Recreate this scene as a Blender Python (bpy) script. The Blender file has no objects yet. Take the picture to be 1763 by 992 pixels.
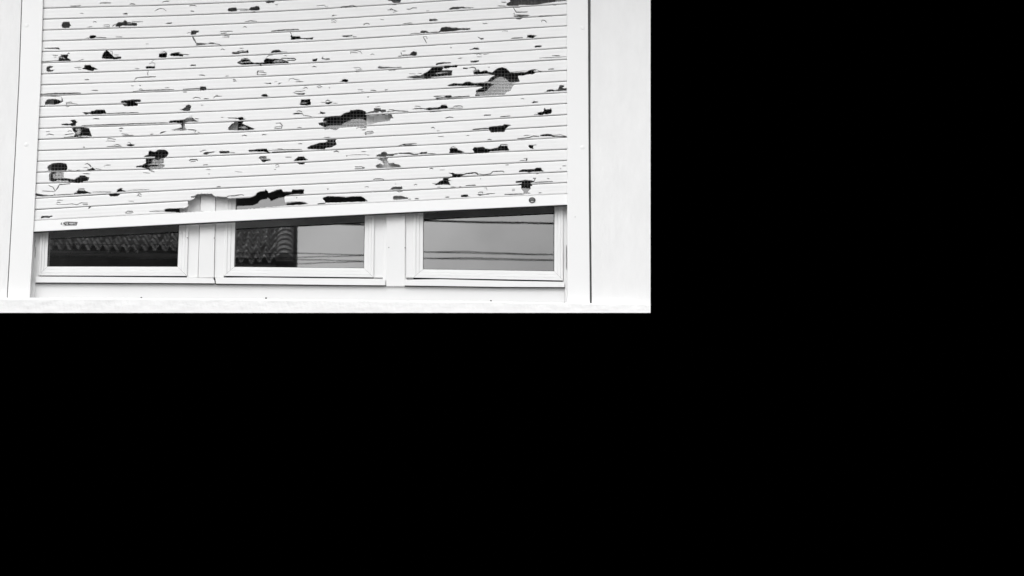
import bpy, bmesh, math, random
from mathutils import Vector, Matrix
from mathutils.geometry import delaunay_2d_cdt
random.seed(7)
SC = bpy.context.scene
C = SC.collection

# ---------------------------------------------------------------- camera, world, sun, exposure
FPX, PW, PH = 3500.0, 1763.0, 992.0
Uc = Vector((19.5, 15156.0, -3500.0)).normalized()      # world up seen from the camera
Xc = Vector((1.0, -0.0107, -0.0407)); Xc = (Xc - Uc * Xc.dot(Uc)).normalized()
Yc = Uc.cross(Xc).normalized()
def raydir(px, py):
    v = Vector((px - PW / 2, -(py - PH / 2), -FPX)) / FPX
    return Vector((Xc.dot(v), Yc.dot(v), Uc.dot(v)))
_d0 = raydir(560, 270)
CAM = Vector((0.0, -9.1 * _d0.y, 1.6))
cam = bpy.data.cameras.new('camera')
cam.sensor_width = 36.0
cam.lens = 36.0 * FPX / PW
cam.clip_start = 0.1; cam.clip_end = 2000
camo = bpy.data.objects.new('camera', cam); C.objects.link(camo)
camo.matrix_world = Matrix(((Xc.x, Xc.y, Xc.z, CAM.x), (Yc.x, Yc.y, Yc.z, CAM.y), (Uc.x, Uc.y, Uc.z, CAM.z), (0, 0, 0, 1)))
cam.dof.use_dof = True
cam.dof.focus_distance = 9.1
cam.dof.aperture_fstop = 6.3
SC.camera = camo

SUN_EL, SUN_AZ = math.radians(48), math.radians(200)     # azimuth clockwise from +Y: the sun stands over the street
w = bpy.data.worlds.new('World'); SC.world = w; w.use_nodes = True
nt = w.node_tree; nt.nodes.clear()
N = nt.nodes.new; Lk = nt.links.new
sky = N('ShaderNodeTexSky'); sky.sky_type = 'NISHITA'; sky.sun_disc = False
sky.sun_elevation = SUN_EL; sky.sun_rotation = SUN_AZ; sky.dust_density = 4.0
bw = N('ShaderNodeRGBToBW'); tc = N('ShaderNodeTexCoord'); sp = N('ShaderNodeVectorMath'); sp.operation = 'DOT_PRODUCT'; sp.inputs[1].default_value = (0, -math.cos(math.radians(50)), math.sin(math.radians(50)))
mr = N('ShaderNodeMapRange'); mr.inputs['From Min'].default_value = -0.2; mr.inputs['From Max'].default_value = 0.1   # bright sky over the street and overhead, dark low behind the house
mu = N('ShaderNodeMath'); mu.operation = 'MULTIPLY'
bg = N('ShaderNodeBackground'); bg.inputs['Strength'].default_value = 0.15
wo = N('ShaderNodeOutputWorld')
Lk(sky.outputs[0], bw.inputs[0]); Lk(tc.outputs['Generated'], sp.inputs[0]); Lk(sp.outputs['Value'], mr.inputs['Value'])
cn = N('ShaderNodeTexNoise'); cn.inputs['Scale'].default_value = 13.0; cn.inputs['Detail'].default_value = 5; Lk(tc.outputs['Generated'], cn.inputs['Vector'])
cr = N('ShaderNodeMapRange'); cr.inputs['From Min'].default_value = 0.3; cr.inputs['From Max'].default_value = 0.7; cr.inputs['To Min'].default_value = 0.76; cr.inputs['To Max'].default_value = 1.24
cm = N('ShaderNodeMath'); cm.operation = 'MULTIPLY'
Lk(cn.outputs['Fac'], cr.inputs['Value']); Lk(cr.outputs[0], cm.inputs[0]); Lk(bw.outputs[0], cm.inputs[1])
Lk(cm.outputs[0], mu.inputs[0]); Lk(mr.outputs[0], mu.inputs[1]); Lk(mu.outputs[0], bg.inputs['Color']); Lk(bg.outputs[0], wo.inputs[0])
sun = bpy.data.lights.new('sun', 'SUN'); sun.energy = 0.5; sun.angle = math.radians(35); sun.color = (1, 1, 1)
suno = bpy.data.objects.new('sun', sun); C.objects.link(suno)
sd = Vector((math.sin(SUN_AZ) * math.cos(SUN_EL), math.cos(SUN_AZ) * math.cos(SUN_EL), math.sin(SUN_EL)))
suno.rotation_euler = sd.to_track_quat('Z', 'Y').to_euler(); suno.location = (0, -12, 14)
SC.view_settings.view_transform = 'Standard'; SC.view_settings.look = 'None'
SC.view_settings.exposure = 0.53; SC.view_settings.gamma = 1.0
SC.render.engine = 'CYCLES'
SC.cycles.max_bounces = 10; SC.cycles.transparent_max_bounces = 12

# ---------------------------------------------------------------- helpers
YR, YS, YF, YG = 0.0, 0.012, 0.056, 0.082     # rail face, shutter face, window frame face, glass
def P(px, py, Y):
    d = raydir(px, py); return CAM + d * ((Y - CAM.y) / d.y)
def RF(px, py, L):                             # where a thing seen mirrored in the panes really stands
    d = raydir(px, py); p = CAM + d * (L / d.y); return Vector((p.x, 2 * YG - p.y, p.z))
def interp(tab, y):
    if y <= tab[0][0]: a, b = tab[0], tab[1]
    elif y >= tab[-1][0]: a, b = tab[-2], tab[-1]
    else:
        for a, b in zip(tab, tab[1:]):
            if a[0] <= y <= b[0]: break
    t = (y - a[0]) / (b[0] - a[0]); return a[1] + (b[1] - a[1]) * t

def mat(name, base, rough=0.5, var=0.03, vscale=8.0, bump=0.0, bscale=60.0, stretch=(1, 1, 1), spec=0.4, metal=0.0, bdist=0.002, spots=0.0):
    m = bpy.data.materials.new(name); m.use_nodes = True
    t = m.node_tree; n = t.nodes; l = t.links; b = n['Principled BSDF']
    b.inputs['Roughness'].default_value = rough; b.inputs['Metallic'].default_value = metal
    b.inputs['Specular IOR Level'].default_value = spec
    tx = n.new('ShaderNodeTexCoord'); mp = n.new('ShaderNodeMapping'); mp.inputs['Scale'].default_value = stretch
    l.new(tx.outputs['Object'], mp.inputs[0])
    no = n.new('ShaderNodeTexNoise'); no.inputs['Scale'].default_value = vscale; no.inputs['Detail'].default_value = 6; no.inputs['Roughness'].default_value = 0.65
    l.new(mp.outputs[0], no.inputs['Vector'])
    r = n.new('ShaderNodeMapRange'); r.inputs['From Min'].default_value = 0.3; r.inputs['From Max'].default_value = 0.7
    r.inputs['To Min'].default_value = base - var; r.inputs['To Max'].default_value = base + var
    l.new(no.outputs['Fac'], r.inputs['Value'])
    out = r.outputs[0]
    if spots:
        s2 = n.new('ShaderNodeTexNoise'); s2.inputs['Scale'].default_value = 38; s2.inputs['Detail'].default_value = 3
        l.new(mp.outputs[0], s2.inputs['Vector'])
        r2 = n.new('ShaderNodeMapRange'); r2.inputs['From Min'].default_value = 0.66; r2.inputs['From Max'].default_value = 0.78
        r2.inputs['To Min'].default_value = 1.0; r2.inputs['To Max'].default_value = 1.0 - spots
        l.new(s2.outputs['Fac'], r2.inputs['Value'])
        mm = n.new('ShaderNodeMath'); mm.operation = 'MULTIPLY'; l.new(out, mm.inputs[0]); l.new(r2.outputs[0], mm.inputs[1]); out = mm.outputs[0]
    l.new(out, b.inputs['Base Color'])
    if bump:
        nb = n.new('ShaderNodeTexNoise'); nb.inputs['Scale'].default_value = bscale; nb.inputs['Detail'].default_value = 5
        l.new(mp.outputs[0], nb.inputs['Vector'])
        bp = n.new('ShaderNodeBump'); bp.inputs['Strength'].default_value = bump; bp.inputs['Distance'].default_value = bdist
        l.new(nb.outputs['Fac'], bp.inputs['Height']); l.new(bp.outputs[0], b.inputs['Normal'])
    return m

M = {}
M['plaster'] = mat('painted_plaster', 0.775, 0.9, 0.025, 14, 0.6, 60, (1, 1, 0.35), 0.2, bdist=0.003)
M['ledge'] = mat('rough_render', 0.755, 0.9, 0.04, 30, 0.8, 34, (0.5, 1, 1.3), 0.2, bdist=0.005)
M['rail'] = mat('coated_rail', 0.79, 0.4, 0.008, 3, 0.0)
M['frame'] = mat('white_pvc', 0.745, 0.35, 0.015, 6, 0.04, 30, spots=0.02)
M['apron'] = mat('apron_panel', 0.67, 0.5, 0.012, 5, 0.05, 40, spots=0.04)
M['bar'] = mat('coated_bar', 0.83, 0.35, 0.008, 4, 0.0)
M['rubber_shade'] = mat('black_rubber_and_shade', 0.02, 0.7, 0.004)  # bar's rubber foot, and black for the shade painted under the weather bars
M['gap'] = mat('joint_sealant', 0.10, 0.9, 0.03, 12)
M['dark'] = mat('dark_plastic', 0.035, 0.5, 0.01)
M['dark2'] = mat('worn_plastic', 0.12, 0.5, 0.05, 200)
M['mid'] = mat('grey_film', 0.36, 0.5, 0.03, 150)
M['metal'] = mat('dull_metal', 0.45, 0.35, 0.05, 50, metal=0.8)
M['inner'] = mat('dusty_shaded_slat_inside', 0.16, 0.8, 0.06, 20)  # dusty slat insides, darkened to paint the shade in holes, joints and cracks
M['gutter'] = mat('grey_gutter', 0.35, 0.6, 0.03)
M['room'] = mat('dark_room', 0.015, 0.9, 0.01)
M['wire'] = mat('pale_wire', 0.62, 0.5, 0.03)
M['tile'] = mat('clay_tile', 0.58, 0.8, 0.18, 9, 0.3, 30, bdist=0.01)
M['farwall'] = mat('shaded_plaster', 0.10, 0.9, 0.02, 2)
M['cable'] = mat('cable_sheath', 0.02, 0.6, 0.005)
M['asphalt'] = mat('asphalt', 0.16, 0.9, 0.02, 4)

# slat material: fine ribs run along each slat (UV), faint dirt runs down them
def slat_mat():
    m = mat('weathered_slat', 0.765, 0.42, 0.02, 5, 0.0, stretch=(1, 1, 5), spots=0.02)
    t = m.node_tree; n = t.nodes; l = t.links; b = n['Principled BSDF']
    uv = n.new('ShaderNodeUVMap'); uv.uv_map = 'slat'
    s = n.new('ShaderNodeSeparateXYZ'); l.new(uv.outputs[0], s.inputs[0])
    a = n.new('ShaderNodeMath'); a.operation = 'MULTIPLY'; a.inputs[1].default_value = 6 * math.pi; l.new(s.outputs['Y'], a.inputs[0])
    c = n.new('ShaderNodeMath'); c.operation = 'SINE'; l.new(a.outputs[0], c.inputs[0])
    no = n.new('ShaderNodeTexNoise'); no.inputs['Scale'].default_value = 3.0; no.inputs['Detail'].default_value = 4
    mp = n.new('ShaderNodeMapping'); mp.inputs['Scale'].default_value = (1.2, 14, 1); l.new(uv.outputs[0], mp.inputs[0]); l.new(mp.outputs[0], no.inputs['Vector'])
    ad = n.new('ShaderNodeMath'); ad.operation = 'MULTIPLY_ADD'; ad.inputs[1].default_value = 3.0; l.new(no.outputs['Fac'], ad.inputs[0]); l.new(c.outputs[0], ad.inputs[2])
    bp = n.new('ShaderNodeBump'); bp.inputs['Strength'].default_value = 0.2; bp.inputs['Distance'].default_value = 0.0005
    l.new(ad.outputs[0], bp.inputs['Height']); l.new(bp.outputs[0], b.inputs['Normal'])
    return m
M['slat'] = slat_mat()

def glass_mat():
    m = bpy.data.materials.new('window_glass'); m.use_nodes = True
    t = m.node_tree; n = t.nodes; l = t.links; n.clear()
    o = n.new('ShaderNodeOutputMaterial'); g = n.new('ShaderNodeBsdfGlossy'); g.inputs['Roughness'].default_value = 0.0
    tr = n.new('ShaderNodeBsdfTransparent'); tr.inputs['Color'].default_value = (0.8, 0.8, 0.8, 1)
    df = n.new('ShaderNodeBsdfDiffuse'); df.inputs['Color'].default_value = (0.5, 0.5, 0.5, 1)
    fr = n.new('ShaderNodeFresnel'); fr.inputs['IOR'].default_value = 1.52
    k = n.new('ShaderNodeMath'); k.operation = 'MULTIPLY'; k.inputs[1].default_value = 5.9; k.use_clamp = True; l.new(fr.outputs[0], k.inputs[0])
    tx = n.new('ShaderNodeTexCoord'); no = n.new('ShaderNodeTexNoise'); no.inputs['Scale'].default_value = 5; no.inputs['Detail'].default_value = 8
    mp = n.new('ShaderNodeMapping'); mp.inputs['Scale'].default_value = (2.2, 1, 0.5); l.new(tx.outputs['Object'], mp.inputs[0]); l.new(mp.outputs[0], no.inputs['Vector'])
    r = n.new('ShaderNodeMapRange'); r.inputs['From Min'].default_value = 0.35; r.inputs['From Max'].default_value = 0.75; r.inputs['To Min'].default_value = 0.001; r.inputs['To Max'].default_value = 0.012
    l.new(no.outputs['Fac'], r.inputs['Value'])
    wv = n.new('ShaderNodeTexNoise'); wv.inputs['Scale'].default_value = 7.0; wv.inputs['Detail'].default_value = 1.0; l.new(tx.outputs['Object'], wv.inputs['Vector'])
    bp = n.new('ShaderNodeBump'); bp.inputs['Strength'].default_value = 0.02; bp.inputs['Distance'].default_value = 0.001
    l.new(wv.outputs['Fac'], bp.inputs['Height']); l.new(bp.outputs[0], g.inputs['Normal'])
    m1 = n.new('ShaderNodeMixShader'); m2 = n.new('ShaderNodeMixShader')
    l.new(r.outputs[0], m1.inputs[0]); l.new(tr.outputs[0], m1.inputs[1]); l.new(df.outputs[0], m1.inputs[2])
    l.new(k.outputs[0], m2.inputs[0]); l.new(m1.outputs[0], m2.inputs[1]); l.new(g.outputs[0], m2.inputs[2]); l.new(m2.outputs[0], o.inputs[0])
    return m
M['glass'] = glass_mat()

def link(name, me, m, parent=None, origin=None):
    o = bpy.data.objects.new(name, me)
    if m: me.materials.append(m)
    C.objects.link(o)
    if parent: o.parent = parent
    return o
def from_bm(name, bm, m, parent=None, smooth=False, bevel=0.0):
    bmesh.ops.remove_doubles(bm, verts=bm.verts, dist=1e-6)
    bmesh.ops.recalc_face_normals(bm, faces=bm.faces)
    me = bpy.data.meshes.new(name); bm.to_mesh(me); bm.free()
    if smooth:
        for p in me.polygons: p.use_smooth = True
    o = link(name, me, m, parent)
    if bevel:
        b = o.modifiers.new('bevel', 'BEVEL'); b.width = bevel; b.segments = 2; b.limit_method = 'ANGLE'
    return o
def tag(o, label=None, cat=None, group=None, kind=None):
    if label: o['label'] = label
    if cat: o['category'] = cat
    if group: o['group'] = group
    if kind: o['kind'] = kind
    return o
def empty(name, label, cat, group=None):
    o = bpy.data.objects.new(name, None); C.objects.link(o); o.empty_display_size = 0.1
    return tag(o, label, cat, group)
def add_prism(bm, pts, Y0, Y1):
    a = [bm.verts.new(P(x, y, Y0)) for x, y in pts]
    b = [bm.verts.new(v.co + Vector((0, Y1 - Y0, 0))) for v in a]
    bm.faces.new(a); bm.faces.new(b[::-1])
    for i in range(len(a)):
        j = (i + 1) % len(a); bm.faces.new((a[j], a[i], b[i], b[j]))
def add_strip(bm, left, right, Y0, Y1):        # two px polylines with the same count, quads between
    n = len(left)
    A = [bm.verts.new(P(x, y, Y0)) for x, y in left]; B = [bm.verts.new(P(x, y, Y0)) for x, y in right]
    A2 = [bm.verts.new(v.co + Vector((0, Y1 - Y0, 0))) for v in A]; B2 = [bm.verts.new(v.co + Vector((0, Y1 - Y0, 0))) for v in B]
    for i in range(n - 1):
        bm.faces.new((A[i], A[i+1], B[i+1], B[i])); bm.faces.new((A2[i], B2[i], B2[i+1], A2[i+1]))
        bm.faces.new((A[i+1], A[i], A2[i], A2[i+1])); bm.faces.new((B[i], B[i+1], B2[i+1], B2[i]))
    bm.faces.new((A[0], B[0], B2[0], A2[0])); bm.faces.new((A[-1], A2[-1], B2[-1], B[-1]))
def prism(name, pts, Y0, Y1, m, parent=None, bevel=0.0):
    bm = bmesh.new(); add_prism(bm, pts, Y0, Y1); return from_bm(name, bm, m, parent, bevel=bevel)
def strip(name, left, right, Y0, Y1, m, parent=None, bevel=0.0):
    bm = bmesh.new(); add_strip(bm, left, right, Y0, Y1); return from_bm(name, bm, m, parent, bevel=bevel)
def vtab(tab, ys): return [(interp(tab, y), y) for y in ys]
def ellipse(cx, cy, rx, ry, n=28): return [(cx + rx * math.cos(2*math.pi*i/n), cy + ry * math.sin(2*math.pi*i/n)) for i in range(n)]
YS_ALL = [-20, 60, 140, 200, 260, 330, 396, 455, 512, 526]

# ---------------------------------------------------------------- street
bm = bmesh.new()
vs = [bm.verts.new(v) for v in ((-400, -600, 0), (400, -600, 0), (400, 400, 0), (-400, 400, 0))]
bm.faces.new(vs); tag(from_bm('street', bm, M['asphalt']), 'grey asphalt street below the window', 'street', kind='structure')

# ---------------------------------------------------------------- wall beside the window, ledge below it
L_OUT = [(-20, 38.9), (0, 38.2), (140, 33.3), (250, 27.6), (370, 21.0), (512, 13.0), (530, 12.0)]
L_WALL = [(y, x - 1.5) for y, x in L_OUT]
L_IN = [(-20, 74.6), (0, 74.1), (140, 69.9), (260, 64.0), (396, 57.4), (512, 51.0), (530, 50.0)]
R_IN = [(-20, 976.0), (340, 976.6), (530, 977.2)]
R_OUT = [(-20, 1012.1), (340, 1013.9), (530, 1015.8)]
R_WALL = [(-20, 1017.2), (200, 1016.9), (340, 1017.6), (530, 1019.2)]
wall = empty('house_wall', 'pale rendered house wall on both sides of the roller shutter', 'wall')
YW = [-470] + YS_ALL
strip('wall_panel', [(-40, y) for y in YW], vtab(L_WALL, YW), 0.0, 0.12, M['plaster'], wall)
strip('wall_panel', vtab(R_WALL, YW), [(1120, y) for y in YW], 0.0, 0.12, M['plaster'], wall)
strip('expansion_joint', vtab([(y, x - 3) for y, x in R_OUT], YS_ALL), vtab([(y, x + 3) for y, x in R_WALL], YS_ALL), 0.016, 0.05, M['gap'], wall)
strip('expansion_joint', vtab([(y, x - 3) for y, x in L_WALL], YS_ALL), vtab([(y, x + 3) for y, x in L_OUT], YS_ALL), 0.012, 0.05, M['gap'], wall)
strip('lintel', vtab(L_WALL, [-470, -250, -130]), vtab(R_WALL, [-470, -250, -130]), 0.001, 0.12, M['plaster'], wall)
_a, _b = P(-40, -470, 0), P(1120, -470, 0)
bm = bmesh.new(); bmesh.ops.create_cube(bm, size=1)
for v in bm.verts: v.co = Vector(((_a.x + _b.x) / 2 + v.co.x * (_b.x - _a.x), -0.44 + v.co.y * 1.12, _a.z + 0.08 + v.co.z * 0.16))
from_bm('unseen_eave', bm, M['plaster'], wall, bevel=0.01)  # unseen overhang guessed from the darker top, sized to shade it
LT = [(-40, 512.2), (0, 512.4), (300, 513.4), (560, 515.6), (700, 517.6), (860, 519.2), (1000, 521.8), (1060, 522.8), (1120, 523.6)]
xs = [-40 + i * 4 for i in range(291)]
bm = bmesh.new()
rr = random.Random(3); rows = []
for k, t in enumerate((0, 0.12, 0.5, 0.88, 1.0)):
    row = []
    for x in xs:
        top = interp(LT, x) + (rr.uniform(-.35, .35) if k == 0 else 0)
        y = top + (538.8 - top) * t
        p = P(x, y, -0.056 + (0.014, 0.007, 0.004, 0.001, 0.0)[k] + rr.uniform(-.0006, .0006)); row.append(bm.verts.new(p))
    rows.append(row)
rows.insert(0, [bm.verts.new(v.co + Vector((0, 0.13, 0.004))) for v in rows[0]])
rows.append([bm.verts.new(P(x, 538.6, 0.08)) for x in xs])
for a, b in zip(rows, rows[1:]):
    for i in range(len(xs) - 1): bm.faces.new((a[i], b[i], b[i+1], a[i+1]))
for i in (0, -1): bm.faces.new([r[i] for r in rows])
bm.faces.new([v for v in rows[0]] + [v for v in rows[-1]][::-1])
tag(from_bm('window_ledge', bm, M['ledge'], smooth=False), 'rough white rendered ledge running below the window', 'ledge')

# ---------------------------------------------------------------- window behind the shutter
win = empty('window', 'white plastic window with three side by side panes behind the shutter', 'window')
TOPY = -60
strip('jamb', vtab(L_IN, [TOPY, 140, 260, 396, 520]), [(90, TOPY), (83, 140), (78, 260), (71.5, 396), (66, 518)], YF, 0.12, M['frame'], win)
strip('jamb', [(969.5, TOPY), (969.5, 340), (970.5, 520)], [(990, TOPY), (990, 340), (990, 520)], YF, 0.12, M['frame'], win)
SASH = [  # outer tl, tr, br, bl ; inner tl, tr, br, bl
    ([(88, TOPY), (340, TOPY), (321.9, 475.4), (66, 474.5)], [(102, TOPY+18), (324, TOPY+18), (305.8, 459.6), (81.2, 459.2)]),
    ([(396, TOPY), (651, TOPY), (643.2, 477.8), (385, 475.2)], [(416, TOPY+18), (635, TOPY+18), (626.8, 462.1), (403.4, 459.8)]),
    ([(713, TOPY), (970, TOPY), (969.5, 483.2), (711, 478.2)], [(731, TOPY+18), (955.8, TOPY+18), (954.2, 467.2), (728.4, 463.8)]),
]
TILT = [-0.00114, 0.0, -0.00053]     # each pane sits a hair out of line with its neighbours (metres over its height)
prof = [(0.0, YF + 0.012), (0.0, YF - 0.006), (0.03, YF - 0.0075), (0.27, YF - 0.0075), (0.30, YF - 0.0035), (0.33, YF - 0.0048), (0.60, YF - 0.0044), (0.63, YF - 0.0008), (0.66, YF - 0.0018), (0.96, YF - 0.0012), (1.0, YF + 0.001), (1.0, YG + 0.004)]
def lerp(a, b, t): return (a[0] + (b[0]-a[0])*t, a[1] + (b[1]-a[1])*t)
mull_mat = M['frame']
for k, (ou, inn) in enumerate(SASH):
    bm = bmesh.new()
    # four members that meet in mitred corners with a hairline joint
    for s in range(4):
        a, b = s, (s + 1) % 4
        cols = []
        for t, Y in prof:
            pa, pb = lerp(ou[a], inn[a], t), lerp(ou[b], inn[b], t)
            L = math.hypot(pb[0]-pa[0], pb[1]-pa[1]); e = 0.16 / L
            cols.append((bm.verts.new(P(*lerp(pa, pb, e), Y)), bm.verts.new(P(*lerp(pb, pa, e), Y))))
        for c0, c1 in zip(cols, cols[1:]): bm.faces.new((c0[0], c0[1], c1[1], c1[0]))
    sa = from_bm('sash', bm, M['frame'], win)
    # the groove floor under the mitres
    g = 0.6
    bm = bmesh.new()
    d = TILT[k]
    q = [(inn[0][0]-2, inn[0][1]-2), (inn[1][0]+2, inn[1][1]-2), (inn[2][0]+2, inn[2][1]+2), (inn[3][0]-2, inn[3][1]+2)]
    Yb = YG + (-0.004)*0
    # tilt the pane about its lower edge
    tp = [P(q[0][0], q[0][1], YG + d * 3.3), P(q[1][0], q[1][1], YG + d * 3.3), P(q[2][0], q[2][1], YG), P(q[3][0], q[3][1], YG)]
    bm.faces.new([bm.verts.new(p) for p in tp])
    bmesh.ops.subdivide_edges(bm, edges=bm.edges, cuts=1)
    from_bm('pane', bm, M['glass'], sa)
    # black glazing bead just inside the frame
    bm = bmesh.new()
    for s in range(4):
        a, b = s, (s + 1) % 4
        ctr = ((inn[0][0]+inn[2][0])/2, (inn[0][1]+inn[2][1])/2)
        def inw(p, m=0.8): return (p[0] + (m if p[0] < ctr[0] else -m), p[1] + (m if p[1] < ctr[1] else -m))
        add_prism(bm, [inn[a], inn[b], inw(inn[b]), inw(inn[a])], YG - 0.006, YG - 0.001)
    from_bm('glazing_seal', bm, M['dark'], sa)
# mullions: plain cover board, set-back frame steps on both sides
def ml(tab0, tab1, Y0, Y1, name='mullion', m=None, bevel=0.0015, yb=478):
    ys = [TOPY, 140, 260, 396, yb]
    return strip(name, vtab(tab0, ys), vtab(tab1, ys), Y0, Y1, m or M['frame'], win, bevel)
def T(xt, xb): return [(-60, xt), (478, xb)]
ml(T(339, 321.5), T(357.5, 340.6), YF, .12, 'frame_step')
ml(T(357.5, 341.2), T(379, 368.2), YF - .012, .12)
ml(T(379.6, 368.9), T(397, 385.5), YF - .004, .12, 'frame_step')
ml(T(650, 643), T(668, 664.0), YF, .12, 'frame_step')
ml(T(668.6, 665.0), T(699, 697.2), YF - .014, .12, yb=492.8)
ml(T(664, 659), T(702, 700), YF - .002, .12, 'frame_step', yb=491)
ml(T(699.6, 697.8), T(714, 711.4), YF - .004, .12, 'frame_step')
# weather bars below each sash
def lip(pts, nb):              # nb: how many of the outline's last points run along its lower edge
    bt_ = pts[-nb:]
    prism('bar_shade_strip', [(x, y - 0.5) for x, y in bt_] + [(x, y + 0.95) for x, y in bt_[::-1]], YF - 0.0165, YF, M['rubber_shade'], win)  # black strip painted in as the shade line under each weather bar
    return prism('weather_bar', pts, YF - 0.020, 0.11, M['frame'], win, bevel=0.001)
lip([(60.6, 476.2), (200, 477.0), (320, 477.9), (367.4, 479.0), (368.2, 482.0), (369.6, 484.0), (369.6, 487.9), (300, 487.4), (200, 486.9), (61.2, 486.4)], 4)
lip([(370.6, 478.0), (450, 477.9), (560, 479.2), (663.6, 480.3), (663.4, 491.2), (590, 490.7), (480, 489.4), (371.6, 488.3)], 4)
lip([(697.3, 481.6), (760, 480.9), (860, 483.4), (971.9, 485.4), (971.9, 494.4), (860, 493.9), (760, 492.4), (697.2, 491.6)], 4)
# black strip painting the shade of the recessed joint, and apron
prism('shadow_joint', [(62, 483), (972, 491), (972, 499), (62, 491)], YF + 0.006, 0.12, M['rubber_shade'], win)
prism('apron_panel', [(59.5, 488.4), (200, 488.7), (372, 489.9), (480, 491.1), (590, 492.2), (663, 492.9), (697, 493.2), (760, 494.1), (860, 495.5), (972, 496.2), (972, 527), (57, 526)], YF - 0.004, 0.12, M['apron'], win)
prism('apron_edge', [(51.5, 486), (60.4, 486), (58.4, 526), (49, 526)], YF - 0.012, 0.12, M['frame'], win)
prism('apron_edge', [(972.6, 484), (981, 484), (981, 528), (973.2, 528)], YF - 0.012, 0.12, M['frame'], win)
# nail heads along the apron foot
for x, y in ((243.3, 512.9), (458, 513.4), (845.2, 518.2)):
    prism('nail_head', ellipse(x, y, 1.6, 1.5, 12), YF - 0.0075, YF, M['dark'], win)
for pts in ([(975.2, 426), (975.6, 421), (975.9, 463.5), (975.3, 458)], [(60.2, 414), (61.0, 413), (59.4, 428), (58.9, 434)], [(61.4, 424), (61.9, 426), (60.4, 446), (60.0, 441)]):
    prism('scuff', pts, YF - 0.0125 if pts[0][0] > 900 else YF - 0.001, YF, M['dark2'], win)
for x, y in ((322.4, 409), (368.6, 409.8), (669.5, 426), (697.4, 426.4)):
    prism('screw_dimple', ellipse(x, y, 0.8, 0.7, 10), YF - 0.016, YF, M['dark2'], win)
# dark room behind the panes
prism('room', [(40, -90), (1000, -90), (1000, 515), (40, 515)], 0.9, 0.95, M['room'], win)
prism('head_board', [(40, -95), (1000, -95), (1000, -58), (40, -58)], 0.02, 0.9, M['frame'], win)

# ---------------------------------------------------------------- insect screens in the three sashes
SCR = ['pale wire insect screen seen through shutter holes before the left pane', 'pale wire insect screen seen through shutter holes before the middle pane', 'pale wire insect screen seen through shutter holes before the right pane']
for k, (ou, inn) in enumerate(SASH):
    bm = bmesh.new(); ylow = 322; Y = YF + 0.013; w = 0.00055
    tl, tr = inn[0], inn[1]
    def edge(i0, i1, y): return i0[0] + (i1[0]-i0[0]) * (y - i0[1]) / (i1[1]-i0[1])
    A = P(edge(inn[0], inn[3], ylow), ylow, Y); B = P(edge(inn[1], inn[2], ylow), ylow, Y); D = P(inn[0][0], inn[0][1], Y); E = P(inn[1][0], inn[1][1], Y)
    wd = (B - A).length; ht = (D - A).length; nx = int(wd / 0.0148); nz = int(ht / 0.0148)
    def wire(p, q, side, yo):
        s = side * w; f = Vector((0, w, 0)); o = Vector((0, yo, 0))
        v = [bm.verts.new(c + o + d) for c in (p, q) for d in (s - f, s + f, -s + f, -s - f)]
        for i in range(4): bm.faces.new((v[i], v[(i+1) % 4], v[4+(i+1) % 4], v[4+i]))
    for i in range(nx + 1):
        t = i / nx; j = random.uniform(-.0006, .0006)
        if random.random() < .06: continue
        wire(A.lerp(B, t) + Vector((j, 0, 0)), D.lerp(E, t) + Vector((-j, 0, 0)), Vector((1, 0, 0)), 0)
    for i in range(nz + 1):
        t = i / nz
        if random.random() < .08: continue
        wire(A.lerp(D, t), B.lerp(E, t), Vector((0, 0, 1)), 0.001)
    tag(from_bm('insect_screen', bm, M['wire']), SCR[k], 'screen', 'insect screens behind the shutter')

# ---------------------------------------------------------------- roller shutter
sh = empty('roller_shutter', 'hail damaged white roller shutter hanging crooked over the window', 'shutter')
def rail(tabL, tabR):
    return strip('guide_rail', vtab(tabL, YS_ALL), vtab(tabR, YS_ALL), YR, 0.010, M['rail'], sh, 0.0012)
prism('shutter_box', [(75, -132), (976, -150), (976, -50), (75, -32)], 0.004, 0.12, M['rail'], sh)
rl = rail(L_OUT, L_IN); r2 = rail(R_IN, R_OUT)
# rail bodies behind the flanges (channel cheeks)
strip('rail_channel', vtab([(y, x + 1) for y, x in L_OUT], YS_ALL), vtab([(y, x - 9) for y, x in L_IN], YS_ALL), 0.0102, 0.12, M['rail'], sh)
strip('rail_channel', vtab([(y, x + 7) for y, x in R_IN], YS_ALL), vtab([(y, x - 1) for y, x in R_OUT], YS_ALL), 0.0102, 0.12, M['rail'], sh)
strip('rail_channel', vtab([(y, x - 9) for y, x in L_IN], [385, 400, 455, 530]), vtab([(y, x - 0.5) for y, x in L_IN], [385, 400, 455, 530]), 0.0102, YF, M['rail'], sh)
for x, y, pr in ((45.5, 44, rl), (45, 249, rl), (1003, 48, r2), (1002.5, 254, r2), (990.2, 373.6, r2)):
    bm = bmesh.new(); big = x != 990.2; R = 0.0095 if big else 0.0022
    bmesh.ops.create_uvsphere(bm, u_segments=20, v_segments=10, radius=R)
    c = P(x, y, YR)
    for v in bm.verts: v.co = Vector((v.co.x, v.co.y * (0.13 if big else 0.5), v.co.z)) + c
    from_bm('screw_cap', bm, M['rail'] if big else M['metal'], pr, smooth=True)

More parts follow.
